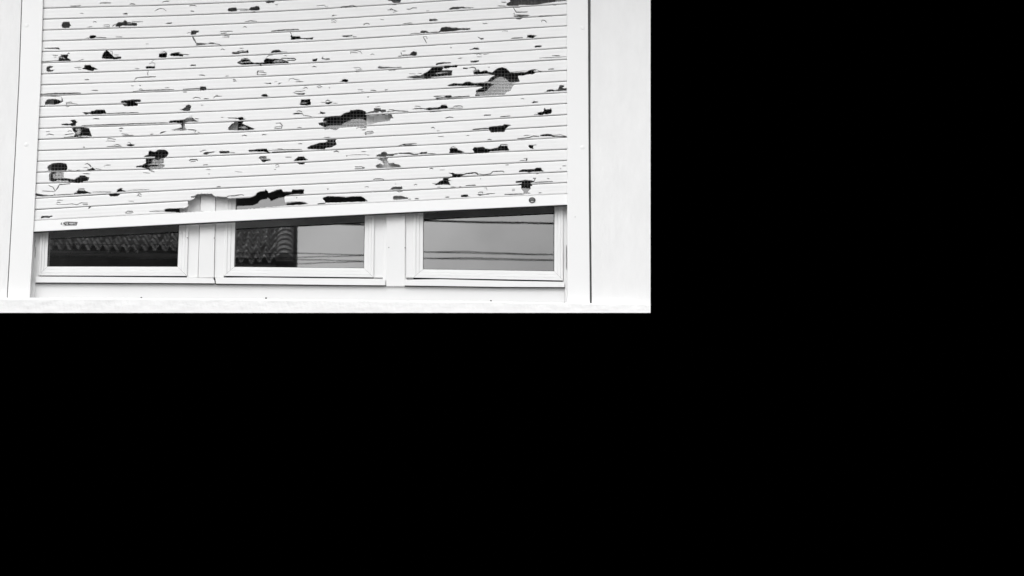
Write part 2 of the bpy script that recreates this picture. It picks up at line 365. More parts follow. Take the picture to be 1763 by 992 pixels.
KX = [70, 290, 520, 755, 976]
LN = [[14.3,8.5,-1.2,-17,-31.8],[33.1,27.2,17.2,2,-12.5],[52,45.6,35.5,20.7,6.5],[70.8,64.3,53.6,39.4,25.6],[89.4,82.6,72.1,57.8,44.5],
[108.4,101.4,90.8,77.4,63.6],[127.6,119.8,109.3,96,82.6],[146.3,138.7,128.4,115,102.1],[165.1,157.2,147.2,134.2,121.2],[183.5,176.2,165.6,153,139.8],
[202.1,195,184.7,171.5,159.3],[221.2,214,204,191.2,178.3],[240,232.9,222.6,210.3,197.4],[259.3,252,241.9,229.4,216.4],[277.7,271.6,260.8,248.6,236.5],
[296.5,290.4,279.8,266.6,257.0],[315.5,310,299,287,276.3],[341.3,328.5,318,306.4,295.7],[360.5,347.8,336.1,325.3,314.5],[379.1,367,354.8,343.6,333.5]]
for k in range(3): LN.insert(0, [v - 18.9 for v in LN[0]])
def curve(vals, x):          # Catmull-Rom over the knots
    n = len(KX)
    i = 0
    while i < n - 2 and x > KX[i+1]: i += 1
    p1, p2 = vals[i], vals[i+1]; h = KX[i+1] - KX[i]
    m1 = (vals[i+1]-vals[i-1])/(KX[i+1]-KX[i-1]) if i > 0 else (p2-p1)/h
    m2 = (vals[i+2]-vals[i])/(KX[i+2]-KX[i]) if i < n-2 else (p2-p1)/h
    t = (x - KX[i]) / h
    if t < 0: return p1 + m1 * (x - KX[i])
    if t > 1: return p2 + m2 * (x - KX[i+1])
    return (2*t**3-3*t**2+1)*p1 + (t**3-2*t**2+t)*h*m1 + (-2*t**3+3*t**2)*p2 + (t**3-t**2)*h*m2

TL = dict(A=(60,0),B=(290,0),C=(520,0),D=(750,0),E=(60,130),F=(290,130),G=(520,130),H=(750,130),I=(50,260),J=(280,260),K=(510,260),L=(745,260))
S7 = 1763/240.0
def tp(t, pts): ox, oy = TL[t]; return [(ox + x/S7, oy + y/S7) for x, y in pts]
# outlines of the hail damage, surveyed slat by slat (H = knocked through, C = cracked skin)
CRACKW = 2.5
DAMAGE = '''
A
H 340 310 355 280 435 275 440 300 462 325 440 330 435 350 345 355 350 345 338 330
H 1020 335 1025 310 1060 280 1120 280 1125 262 1150 258 1165 280 1230 285 1290 295 1290 325 1100 325 1075 335
H 1115 182 1130 165 1165 165 1175 182
H 1658 298 1670 288 1735 285 1735 296 1665 302
H 632 484 690 478 700 450 740 445 775 452 765 475 740 484
H 122 608 220 604 300 602 320 628 300 622 122 614
H 285 770 305 745 300 718 335 712 330 690 420 690 410 735 430 740 458 768
H 852 740 855 695 875 660 905 635 940 660 985 705 1000 720 1060 715 1090 715 1090 740 1030 748 930 745
H 1565 725 1572 680 1600 675 1670 670 1668 715 1650 728
H 145 880 150 850 180 835 225 838 230 850 195 858 185 875 200 885 250 880 225 900 175 910 150 900
H 595 870 625 850 630 825 700 820 715 845 750 852 780 870 800 876 750 880 740 895 690 890 660 882
H 1402 860 1405 845 1440 838 1520 842 1520 862 1410 866
C 5 445 77 560 75 580 65
C 6 820 48 835 38 960 37
C 6 1198 55 1230 48 1270 55
C 5 1610 30 1640 18 1700 18
C 4 568 170 615 170
C 4 1515 142 1575 108 1625 110 1665 142
C 5 740 282 755 272 780 282
C 4 665 345 725 335
C 4 870 335 880 315 940 315 945 335
C 4 875 338 945 338
C 5 975 335 1020 305
C 4 1230 275 1370 277
C 6 1060 335 1080 350 1215 352
C 6 770 472 905 478
C 4 1020 467 1105 467
C 4 1400 557 1440 557
C 4 225 698 260 700 290 705
C 4 240 725 275 722
C 5 90 778 210 772 290 765
C 6 412 680 425 670 440 680
C 4 550 768 615 750
C 4 950 650 980 655 980 690
C 4 1000 695 1065 697
C 4 1600 665 1635 650 1665 665
C 4 500 855 560 850 590 858
C 5 540 870 580 882
C 4 1445 810 1480 795 1520 800 1515 835
C 4 1470 785 1500 760
C 4 1265 870 1320 868
C 4 1435 895 1425 920 1430 955
C 4 1270 988 1300 980 1400 972 1530 968
B
H 10 695 40 672 155 662 130 680 190 685 180 715 100 708 40 708
H 752 125 758 105 800 98 858 96 862 115 910 112 910 118 862 124 868 140 800 145 760 142
H 1005 132 1040 92 1090 88 1110 76 1140 80 1155 108 1148 128 1085 132
H 1035 152 1065 150 1085 142 1100 150 1140 152 1090 155
H 1225 15 1260 8 1450 3 1390 12 1345 15 1325 38 1305 30 1270 42 1240 35
H 283 440 285 415 290 390 320 385 380 385 383 405 350 415 345 435
H 350 545 430 545 500 555 520 542 580 538 582 555 500 558 420 568 355 573
H 1545 500 1555 475 1542 460 1555 442 1570 460 1660 458 1670 478 1763 482 1834 474 1820 500 1763 498 1660 492 1580 502
H 805 685 808 660 900 658 960 650 985 645 1000 630 1012 672 960 668 850 685
H 1290 668 1310 645 1355 632 1400 630 1425 650 1505 655 1500 660 1420 660
H 275 835 285 820 345 818 345 832
H 870 800 880 780 915 770 920 755 970 745 1030 755 1050 785 1080 795 1200 790 1215 790 1205 765 1235 738 1290 745 1420 748 1490 770 1525 792 1440 798 1200 812 1050 812 930 818 900 808
H 1115 945 1118 910 1135 892 1140 900 1125 925 1140 945
H 1145 818 1190 818 1170 828
C 5 260 80 275 68 330 68 355 80
C 5 278 142 325 145
C 5 905 132 1005 130
C 5 905 115 1010 118
C 5 1348 62 1385 62
C 5 970 275 1040 262 1120 272
C 5 945 348 965 335 990 348
C 4 235 425 255 412 285 418
C 5 650 400 800 395 810 402
C 5 660 422 735 418
C 4 700 450 770 455 765 470 680 470
C 8 305 465 350 545
C 5 585 552 640 560 665 575
C 8 1300 395 1480 378 1650 373
C 4 1535 400 1560 440
C 4 660 632 685 618 715 632
C 5 870 650 960 640
C 4 900 612 950 612
C 5 190 690 260 692
C 4 915 750 960 738 1010 742
C 4 1240 725 1270 700 1320 695
C 7 1425 738 1590 740 1612 750 1590 765 1500 768
C 4 1455 708 1475 700 1498 710
C 4 1140 898 1205 900 1200 910
C 4 1140 912 1240 922 1230 942 1140 945
C 6 385 950 430 950 465 960
C 6 720 965 760 960
C
H 1088 8 1088 -10 1250 -10 1245 25 1230 35 1150 35 1135 12
H 375 205 390 190 405 190 410 205
H 1605 260 1615 242 1690 240 1720 256 1680 264 1620 266
H 1498 415 1500 400 1520 388 1575 392 1600 415
H 498 460 520 450 600 450 642 442 625 460 560 468
H 1255 690 1270 695 1360 690 1385 662 1410 650 1450 655 1455 690 1435 705 1350 702 1285 708 1262 702
H 130 770 135 750 195 742 185 770 155 776
H 250 745 262 735 290 748 340 738 360 752 300 756
H 640 905 700 900 765 900 710 910
H 962 865 965 842 985 848 1040 850 1055 848 1160 852 1260 845 1255 853 1140 858 1060 864
C 4 185 75 285 65 295 85 330 84
C 6 485 92 520 80 700 86
C 5 600 72 640 70 690 85
C 4 1140 60 1200 60
C 5 1080 128 1150 125 1205 142 1150 158
C 4 1110 125 1125 108 1150 122
C 5 1322 115 1360 120 1400 100 1455 102
C 5 1575 137 1610 135
C 4 405 192 440 195
C 4 370 265 390 252 425 255 435 275
C 4 370 288 400 275 430 288
C 6 775 318 800 298 835 298 855 312
C 4 990 250 1035 252
C 4 1280 300 1395 290
C 5 1290 315 1410 308
C 5 1365 432 1400 422 1500 420
C 6 1590 410 1740 408
C 4 1530 462 1550 500 1580 550
C 4 1535 460 1575 465 1585 495
C 6 640 465 690 466
C 4 615 685 615 650 690 640 740 655 760 680
C 4 620 665 710 668
C 5 865 697 890 682 915 692
C 7 1250 660 1260 690
C 6 1270 645 1310 645
C 5 1215 712 1262 710
C 4 250 740 258 722 275 725
C 5 130 850 155 838 185 850
C 4 650 860 720 855 750 870
C 4 680 884 760 884
C 4 970 838 1010 840
C 4 1095 890 1190 886
C 3 1355 935 1440 935
C 4 1465 930 1520 930
D
H 163 122 185 105 220 90 290 88 350 84 370 95 475 95 482 100 380 106 320 104 260 116
H 900 70 900 40 945 20 945 -60 1650 -60 1650 12 1510 22 1340 50 1280 60 1180 62 1060 60 1040 78 930 78
H 985 208 985 165 995 165 998 190 1050 185 1130 190 1188 192 1170 206 1060 214
H 1010 234 1100 232 1060 246 1030 244
H 20 405 50 395 75 350 120 340 190 345 205 352 270 350 285 358 400 358 435 355 440 375 300 378 235 392 130 400
H 552 485 600 480 610 492 580 502
H 1145 475 1165 465 1155 445 1240 442 1285 455 1250 465 1225 482 1190 476
H 425 632 465 618 490 602 535 605 555 625 470 626
H 1248 600 1265 577 1335 575 1345 592
H 443 790 445 772 548 762 545 780 480 790
H 0 820 10 800 110 788 190 790 200 800 100 806
H 95 862 110 830 150 828 210 830 285 818 270 850 200 850 130 868
H -370 977 -270 958 -190 955 -120 915 -70 882 -40 852 90 846 95 865 78 888 212 888 205 925 200 955 60 968 -60 985 -250 990 -310 985
H 345 870 350 855 420 860 400 872
H 475 900 500 880 550 885 560 905 590 900 640 890 665 910 720 915 760 880 800 860 840 852 890 865 920 890 940 920 1150 910 1180 890 1250 875 1290 880 1245 892 1240 903 1280 908 1225 940 1190 935 1130 950 1040 958 1050 1000 1062 1030 985 1050 960 1060 1000 1068 970 1095 945 1145 905 1160 870 1195 700 1205 500 1215 510 1180 515 1140 600 1105 560 1085 440 1083 250 1085 180 1090 145 1080 230 1050 340 1060 380 1035 430 1033 470 1050 600 1045 660 1030 690 990 755 945 650 932 560 938 485 942
C 5 785 75 895 78
C 5 830 28 900 28
C 6 985 95 1000 125 1020 155 1165 152
C 6 1005 92 1070 92
C 6 1290 212 1320 203 1495 200
C 5 1480 63 1525 65
C 5 1340 280 1345 255 1380 258 1405 285
C 5 595 298 655 298
C 4 845 402 850 390 910 392 910 404
C 6 535 470 560 480
C 6 955 488 1000 482 1105 477
C 8 190 595 197 610
C 4 510 695 540 680 585 698
C 5 605 690 670 680
C 4 525 720 585 720
C 4 285 740 335 735
C 5 1475 705 1570 705
C 4 1310 735 1657 718
C 6 425 860 460 850 500 860 510 880
C 6 665 850 685 850
C 6 1425 878 1500 872
C 6 1290 895 1350 908
C 3 940 912 1160 895
E
H 128 368 130 335 165 302 260 298 300 308 335 325 342 300 338 270 348 300 355 330 300 358 250 368
H 118 380 135 382 132 395 120 395
H 390 392 440 388 410 400
H 1085 342 1105 318 1200 310 1260 305 1330 303 1345 325 1330 332 1260 335 1300 350 1300 380 1200 388 1140 388 1100 362 1160 365 1170 352 1130 342
H 605 470 640 465 700 465 720 445 745 450 770 435 880 432 900 470 895 485 720 490 690 480 645 495
H 338 628 340 612 440 610 480 595 450 575 460 562 510 562 520 580 545 585 520 600 518 632 480 640 450 628
H 470 665 580 655 685 668 700 710 720 770 600 770 490 772 510 740 490 705
H 1575 740 1590 720 1640 708 1675 710 1640 715 1600 730
H 1150 882 1190 870 1220 865 1268 880 1240 890 1210 895
C 6 630 55 685 52
C 4 1250 75 1275 40 1300 28 1530 18
C 5 1215 132 1250 132
C 6 1320 125 1340 130
C 4 1315 185 1340 168 1365 180
C 5 1645 158 1700 155
C 6 1240 203 1400 188 1763 178
C 5 715 192 740 188 800 190
C 8 70 237 300 228 580 222
C 5 70 258 250 262 330 268
C 4 400 375 400 345 460 335 470 345
C 4 400 355 460 352 540 362
C 6 900 482 1310 468
C 5 735 552 750 545 810 548 812 555
C 6 590 632 1150 615 1400 605 1680 598
C 4 140 712 190 708
C 5 150 755 180 740 240 752
C 5 375 750 490 735
C 4 410 712 440 700 470 705
C 6 365 782 480 775 745 790
C 7 1065 675 1090 665 1120 672
C 6 1070 702 1105 702
C 4 1095 740 1165 742 1185 750
C 5 1100 762 1250 755
C 5 1455 745 1500 740
C 5 915 808 935 795 1025 810
C 4 900 835 920 828 1015 835
C 5 910 898 1100 895
C 4 1000 885 1040 872 1085 885
C 4 1170 855 1195 845 1215 860
C 7 608 905 632 908
F
H 400 165 402 142 470 140 480 165 470 185 400 190 360 186 400 180
H 1200 98 1260 98 1290 92 1305 108 1270 104
H 1385 108 1400 95 1440 92 1410 104 1395 112
H 1170 265 1185 240 1240 236 1255 258 1280 260 1250 265
H 1590 225 1640 225 1725 222 1720 240 1650 242
H 143 432 185 420 215 400 225 380 260 368 285 385 278 415 270 445 200 448
H 0 598 20 572 100 565 170 562 220 545 250 535 300 532 330 558 360 575 395 578 330 582 250 585 205 600 205 660 240 685 180 698 120 695 30 692 120 670 165 660 170 635 155 618 170 600 80 595
H 835 548 880 540 885 528 940 525 945 545 980 550 950 558 900 562 880 548
H 755 688 760 655 800 610 830 600 830 580 945 576 945 592 930 605 980 630 1050 660 1098 680 1000 690 870 695
H 1570 490 1590 475 1640 470 1700 475 1700 488 1640 490
H 1662 370 1665 345 1675 330 1680 305 1763 300 1795 298 1790 320 1802 350 1795 372 1740 378 1690 375
H 440 985 470 968 540 968 590 962 560 975 510 985 480 1000 450 998
H 640 965 650 958 765 955 775 975 700 985 655 985
H 1015 962 1018 940 1080 938 1140 930 1240 925 1260 950 1260 962 1295 985 1240 970 1180 960 1080 960
C 6 180 175 400 162
C 5 180 210 235 210
C 5 305 295 340 275 380 280 410 292
C 5 445 295 510 293
C 5 570 290 580 270 625 262 675 262
C 5 595 250 625 250
C 6 815 52 840 52 860 70 820 72
C 5 1340 82 1375 75
C 4 1520 75 1530 45 1570 35 1600 50 1660 60
C 5 1610 80 1705 78
C 5 1580 220 1620 200 1690 200 1730 190
C 5 1700 165 1740 150 1763 165
C 6 410 375 440 375
C 6 245 685 350 692 330 720
C 4 265 515 300 515
C 6 250 745 395 738
C 5 370 718 395 720
C 5 335 545 385 550
C 6 750 538 870 538
C 5 665 530 695 530
C 5 1620 455 1650 445 1690 460
C 5 1360 605 1410 600 1440 630 1430 668 1340 672
C 4 1340 665 1360 650 1430 645
C 5 1630 662 1655 655 1685 660
C 5 930 765 960 755 995 765
C 6 1185 755 1200 745 1240 750
C 5 1640 865 1690 862
C 5 400 965 450 945 480 945
C 5 775 975 840 978
C 5 1265 950 1330 945 1690 935
C 6 1310 970 1695 955
C 4 1380 930 1450 930
G
H 472 78 500 72 515 50 550 44 580 55 583 78 540 80
H 335 155 350 152 352 162
H 285 345 330 338 385 330 370 350 340 362 310 360
H 205 485 235 470 225 455 260 465 300 472 290 482 230 484
H 205 600 270 590 265 560 285 538 340 520 380 515 490 512 530 480 600 460 610 440 700 430 760 435 800 455 815 475 850 462 905 450 912 415 990 412 1000 435 1055 430 1062 462 1010 468 985 450 960 470 880 472 830 480 790 490 850 510 1130 492 1140 520 1158 540 1115 545 1110 575 1000 585 910 600 880 620 780 628 815 650 810 668 740 668 710 640 600 648 490 648 440 690 400 688 350 670 290 688 275 665 300 655 220 625
H 788 742 800 715 830 705 890 702 908 722 880 738 810 748
H 1395 425 1440 415 1500 410 1560 420 1600 408 1700 408 1750 395 1760 375 1825 370 1840 400 1850 416 1700 428 1600 438 1560 428 1480 422 1405 430
H 65 920 75 905 130 880 230 850 300 845 330 830 280 808 360 802 440 805 420 830 440 870 380 905 290 920 290 935 160 930 85 932
C 5 185 145 220 130 255 145
C 5 200 155 240 155
C 4 705 180 770 180
C 4 750 200 780 200
C 6 865 188 940 190
C 5 1045 185 1085 175
C 5 295 330 325 310 355 325
C 4 245 340 290 342
C 4 385 350 450 352
C 8 825 272 845 270
C 4 0 480 20 505 80 512 125 520
C 6 1070 458 1180 445 1345 455
C 4 1095 440 1105 430 1165 435
C 5 685 670 720 655
C 5 755 690 805 685
C 4 930 400 985 392
C 4 1425 395 1440 388 1500 392
C 7 1610 458 1763 448
C 6 1665 265 1763 262
C 6 1690 290 1763 285
C 4 275 785 360 780
C 7 400 965 440 955 470 970
C 4 750 965 810 962
C 6 1220 890 1290 870 1450 860
C 6 1280 882 1450 882
C 5 1630 668 1655 655 1685 670
C 5 1705 700 1740 700
C 4 1720 772 1763 770
H
H 100 265 140 252 200 255 200 272 140 272
H 1370 210 1405 205 1410 182 1470 175 1510 190 1550 175 1570 125 1620 122 1625 145 1600 150 1625 165 1657 158 1657 190 1600 195 1520 198 1440 202 1390 214
H 1212 348 1240 330 1245 312 1250 330 1290 330 1298 340 1250 346
H 1365 455 1375 412 1385 415 1390 430 1450 428 1455 408 1470 450 1455 482 1400 490 1370 485 1350 500 1300 495 1290 470 1330 462
H 672 665 680 650 740 642 830 635 860 632 860 618 920 622 960 635 920 640 880 675 870 710 700 720 685 695
H 1320 768 1330 750 1400 740 1460 742 1480 758 1560 770 1655 768 1655 778 1490 775 1450 765 1360 768
H 170 980 185 950 175 935 200 915 270 918 280 942 320 950 370 975 280 980
H 468 940 490 908 610 905 630 925 700 930 790 912 820 875 835 890 905 888 915 915 932 945 700 955 660 975 540 982 490 978 485 958
H 1175 895 1180 880 1230 880 1235 895 1230 910 1245 930 1200 922
C 4 0 262 110 260
C 7 5 285 200 275 430 262
C 6 0 302 350 287
C 5 215 405 240 388 320 385 345 400
C 5 160 415 345 412
C 5 1080 298 1100 290 1120 300
C 5 1245 495 1320 488
C 7 612 512 620 502 695 500 695 508
C 6 818 522 870 518 945 512
C 6 125 540 175 525 225 535
C 8 468 685 560 675 675 668
C 4 30 772 100 772
C 4 385 765 410 755 425 762
C 6 655 815 680 808 710 815
C 4 20 700 50 700
C 7 1030 800 1100 795 1180 785 1240 765 1310 772
C 4 1115 765 1135 755 1195 758
C 4 1470 755 1580 750 1657 770
C 4 190 912 220 900 250 910
C 5 820 872 900 872 920 885
C 5 1230 880 1275 880
I
H 1513 5 1533 -5 1573 10 1603 5 1633 -15 1713 -15 1753 10 1763 35 1740 70 1700 85 1705 130 1700 155 1650 165 1715 175 1710 200 1640 225 1540 235 1590 268 1540 258 1500 225 1460 215 1420 205 1350 205 1360 188 1430 180 1480 150 1475 100 1590 88 1590 72 1455 75 1465 60 1510 45
H 230 210 240 190 290 160 360 148 400 150 470 160 485 215 470 245 240 248 245 230
H 252 320 262 285 285 270 440 272 435 340 480 345 570 360 600 340 635 325 640 310 700 308 735 330 760 330 755 355 740 378 690 380 670 395 620 405 570 395 500 388 290 384 262 380
H 730 245 740 232 780 225 800 208 840 238
H 80 550 80 540 200 558 310 558 325 540 328 560 240 568 140 572 82 562
H 560 545 570 530 610 525 600 510 625 495 618 478 700 475 710 505 750 520 798 532 700 540
H 1105 520 1120 485 1160 468 1190 470 1170 485 1180 495 1235 505 1220 512 1140 515
H 1010 555 1015 540 1110 532 1155 550 1120 570 1030 572
H 145 850 160 822 220 820 260 825 285 815 300 828 270 832 255 848 200 840 165 850
C 4 485 240 540 242
C 6 705 170 735 158 770 180 785 205
C 5 600 248 640 240
C 4 690 212 750 215
C 5 680 285 770 290
C 4 945 200 965 180 1035 178
C 4 840 220 920 235
C 4 1440 275 1530 280
C 6 245 430 265 445 300 455 330 505 360 470 385 425 520 415
C 4 165 515 165 505 310 512 335 508
C 5 325 558 560 545
C 5 800 520 1040 518
C 4 1240 508 1300 495 1520 490
C 6 1375 550 1400 540 1420 550
C 4 1360 572 1380 560 1400 572 1430 572
C 4 345 655 375 650 400 655
C 4 345 670 380 682 480 675 540 668 600 682 660 655 740 660
C 6 680 675 745 675
C 4 355 632 380 620 430 625
C 9 750 728 785 698
C 5 1215 785 1245 762 1305 762 1315 780 1220 789
C 5 1520 768 1600 760 1710 762
C 3 1255 637 1325 635
J
H 20 765 30 735 70 728 200 725 280 720 300 715 330 690 320 670 320 640 395 605 410 590 355 585 360 575 400 572 430 548 480 542 620 542 665 575 810 580 830 600 1000 595 1110 590 1180 555 1200 525 1240 510 1290 505 1300 485 1330 510 1335 530 1400 512 1440 490 1500 482 1520 515 1630 515 1640 490 1785 485 1785 540 1630 548 1545 565 1535 600 1545 640 1560 665 1565 690 930 740 470 760 225 775
H 1560 655 1580 645 1680 640 1763 642 1845 665 1750 678 1570 688
H 1215 90 1235 68 1310 65 1320 100 1360 100 1365 125 1310 128 1285 142 1255 130 1240 110
C 6 815 578 830 570 900 568 1000 552 1030 562
C 8 1690 590 1702 588
C 7 335 125 350 110 430 108 445 122
C 5 350 140 370 135 420 130
C 6 510 178 570 172
C 4 545 238 605 235
C 8 578 290 592 292
C 3 915 262 1010 268
C 4 1425 190 1440 170 1470 178 1470 200 1430 208
C 6 1410 232 1435 235
C 5 1550 80 1630 78
C 5 680 455 735 450
K
H 1015 70 1020 50 1070 35 1085 15 1130 12 1150 35 1210 38 1280 28 1300 35 1240 48 1225 62 1140 62 1130 75 1040 68
H 1545 38 1580 15 1650 10 1660 32 1600 36
H 1030 100 1160 88 1150 110 1170 155 1235 148 1245 165 1300 175 1325 195 1300 205 1190 208 1150 220 1130 210 1020 212 1005 185 1060 158 1110 180 1090 130
H -40 124 0 95 25 72 95 68 110 90 150 112 60 122
H 0 145 100 142 105 165 40 170
H 830 205 870 218 845 220
H 1175 488 1205 470 1220 455 1340 452 1342 480 1290 485
H 390 475 405 472 408 485 395 487
H 1248 415 1262 413 1260 424
H 332 605 350 585 400 568 500 575 610 578 615 585 700 575 820 572 865 600 905 632 890 638 640 645 470 652 370 655 365 635
H 1225 580 1240 568 1340 568 1375 585 1415 588 1405 608 1330 612 1240 620 1228 605
C 9 1300 30 1440 30 1490 45 1545 38
C 5 1660 34 1763 36
C 5 740 200 830 200 870 215
C 5 740 225 850 222
C 8 630 62 648 62
C 6 895 52 925 52
C 3 660 60 700 50 890 45
C 6 975 360 1000 352 1095 355 1110 368
C 6 1685 225 1710 218 1735 228
C 4 865 460 900 450 920 458
C 5 1490 432 1510 420 1530 430
C 5 1720 410 1763 410
C 5 1265 500 1300 518 1350 505
C 8 270 670 370 660
C 5 1415 610 1450 608
C 6 1500 605 1550 602
L
H 1170 118 1185 105 1180 92 1195 92 1195 118 1180 124
H 200 280 260 278 280 290 330 292 400 290 420 280 535 268 590 295 570 302 535 280 430 292 360 318 270 325 200 345 195 365 240 372 195 380 230 430 150 422 100 425 20 430 60 405 90 380 130 372 130 345 200 335 250 320 245 295
H 1088 268 1100 245 1150 232 1220 232 1290 228 1310 212 1370 212 1380 240 1410 255 1260 262 1220 272 1190 262
H 1050 402 1052 382 1130 375 1160 365 1230 372 1290 378 1280 395 1235 402 1262 425 1255 440 1235 445 1240 480 1210 505 1200 520 1240 540 1150 540 1150 510 1120 470 1120 425 1070 425 1120 412 1130 400 1090 400
H 1330 535 1355 525 1390 528
H 358 580 362 555 445 550 445 570 475 575 400 580
H 560 552 600 545 640 550 715 538 715 548 640 558 600 565
H 1608 228 1620 220 1625 232
C 5 1100 125 1165 118
C 5 1150 92 1185 93
C 7 920 178 960 175
C 4 90 240 150 238
C 4 380 35 520 32
C 6 590 290 640 300 730 290 760 260 880 255 905 268
C 5 1310 290 1340 285
C 8 1270 345 1298 345 1285 375
C 7 908 550 1160 543
C 5 1285 398 1420 390 1520 385
C 6 1445 352 1475 350
C 5 1005 485 1040 482
C 5 1005 502 1040 502
C 6 415 440 460 436 545 432
C 5 225 455 290 458
C 5 60 460 100 455
C 8 335 455 360 452
C 5 100 475 190 475
C 5 575 535 590 520 630 520 635 540
C 5 715 538 785 537
C 4 650 470 680 465 688 495
C 6 160 585 210 583
C 5 1640 190 1690 188
C 6 600 352 610 352
'''
rj = random.Random(11)
def rough_poly(pts, amp=0.42):
    out = []
    n = len(pts)
    for i in range(n):
        a, b = pts[i], pts[(i+1) % n]; L = math.hypot(b[0]-a[0], b[1]-a[1]); k = max(1, int(L / 2.0))
        out.append(a)
        for j in range(1, k):
            t = j / k; out.append((a[0]+(b[0]-a[0])*t + rj.uniform(-amp, amp)*1.2, a[1]+(b[1]-a[1])*t + rj.uniform(-amp, amp)))
    return out
def grow(p, d=0.32):
    n = len(p); A = sum(p[i][0]*p[(i+1)%n][1] - p[(i+1)%n][0]*p[i][1] for i in range(n)); sg = 1 if A > 0 else -1; out = []
    for i in range(n):
        a, b = p[i-1], p[(i+1) % n]; dx, dy = b[0]-a[0], b[1]-a[1]; L = math.hypot(dx, dy) or 1
        out.append((p[i][0] + sg*dy/L*d, p[i][1] - sg*dx/L*d))
    return out
def fat_line(pts, w):
    q = [pts[0]]
    for a, b in zip(pts, pts[1:]):
        L = math.hypot(b[0]-a[0], b[1]-a[1]); k = max(1, int(L / 3))
        for j in range(1, k + 1):
            t = j / k; q.append((a[0]+(b[0]-a[0])*t, a[1]+(b[1]-a[1])*t + (rj.uniform(-.18, .18) if j < k else 0)))
    lo, hi = [], []
    n = len(q)
    for i, p in enumerate(q):
        a, b = q[max(i-1, 0)], q[min(i+1, n-1)]; dx, dy = b[0]-a[0], b[1]-a[1]; L = math.hypot(dx, dy) or 1
        t = i / (n - 1); ww = w * .5 * (0.55 + 0.45 * math.sin(math.pi * (0.12 + 0.76 * t))) * rj.uniform(.75, 1.15)
        lo.append((p[0] - dy/L*ww, p[1] + dx/L*ww)); hi.append((p[0] + dy/L*ww, p[1] - dx/L*ww))
    return lo + hi[::-1]
HOLES, CRACKS, cur = [], [], None
for line in DAMAGE.strip().split('\n'):
    f = line.split()
    if len(f) == 1: cur = f[0]; continue
    if f[0] == 'H':
        v = list(map(float, f[1:])); HOLES.append(grow(rough_poly(tp(cur, list(zip(v[0::2], v[1::2]))))))
    else:
        v = list(map(float, f[2:])); CRACKS.append(fat_line(tp(cur, list(zip(v[0::2], v[1::2]))), float(f[1]) / S7 * CRACKW))
def bbox(p): return (min(a for a, b in p), min(b for a, b in p), max(a for a, b in p), max(b for a, b in p))
HB = [(p, bbox(p)) for p in HOLES]; CB = [(p, bbox(p)) for p in CRACKS]
def inside(x, y, poly):
    r = False; j = len(poly) - 1
    for i in range(len(poly)):
        xi, yi = poly[i]; xj, yj = poly[j]
        if (yi > y) != (yj > y) and x < (xj - xi) * (y - yi) / (yj - yi) + xi: r = not r
        j = i
    return r
def within(x, y, S):
    return any(b[0] <= x <= b[2] and b[1] <= y <= b[3] and inside(x, y, p) for p, b in S)
def bulge(v):                  # depth of the slat face across its height: rounded, turning in at both lips
    e = min(v, 1 - v)
    return 0.0014 * max(0.0, 1 - e / 0.11) ** 2
GAP = 1.45
NS = len(LN) - 1
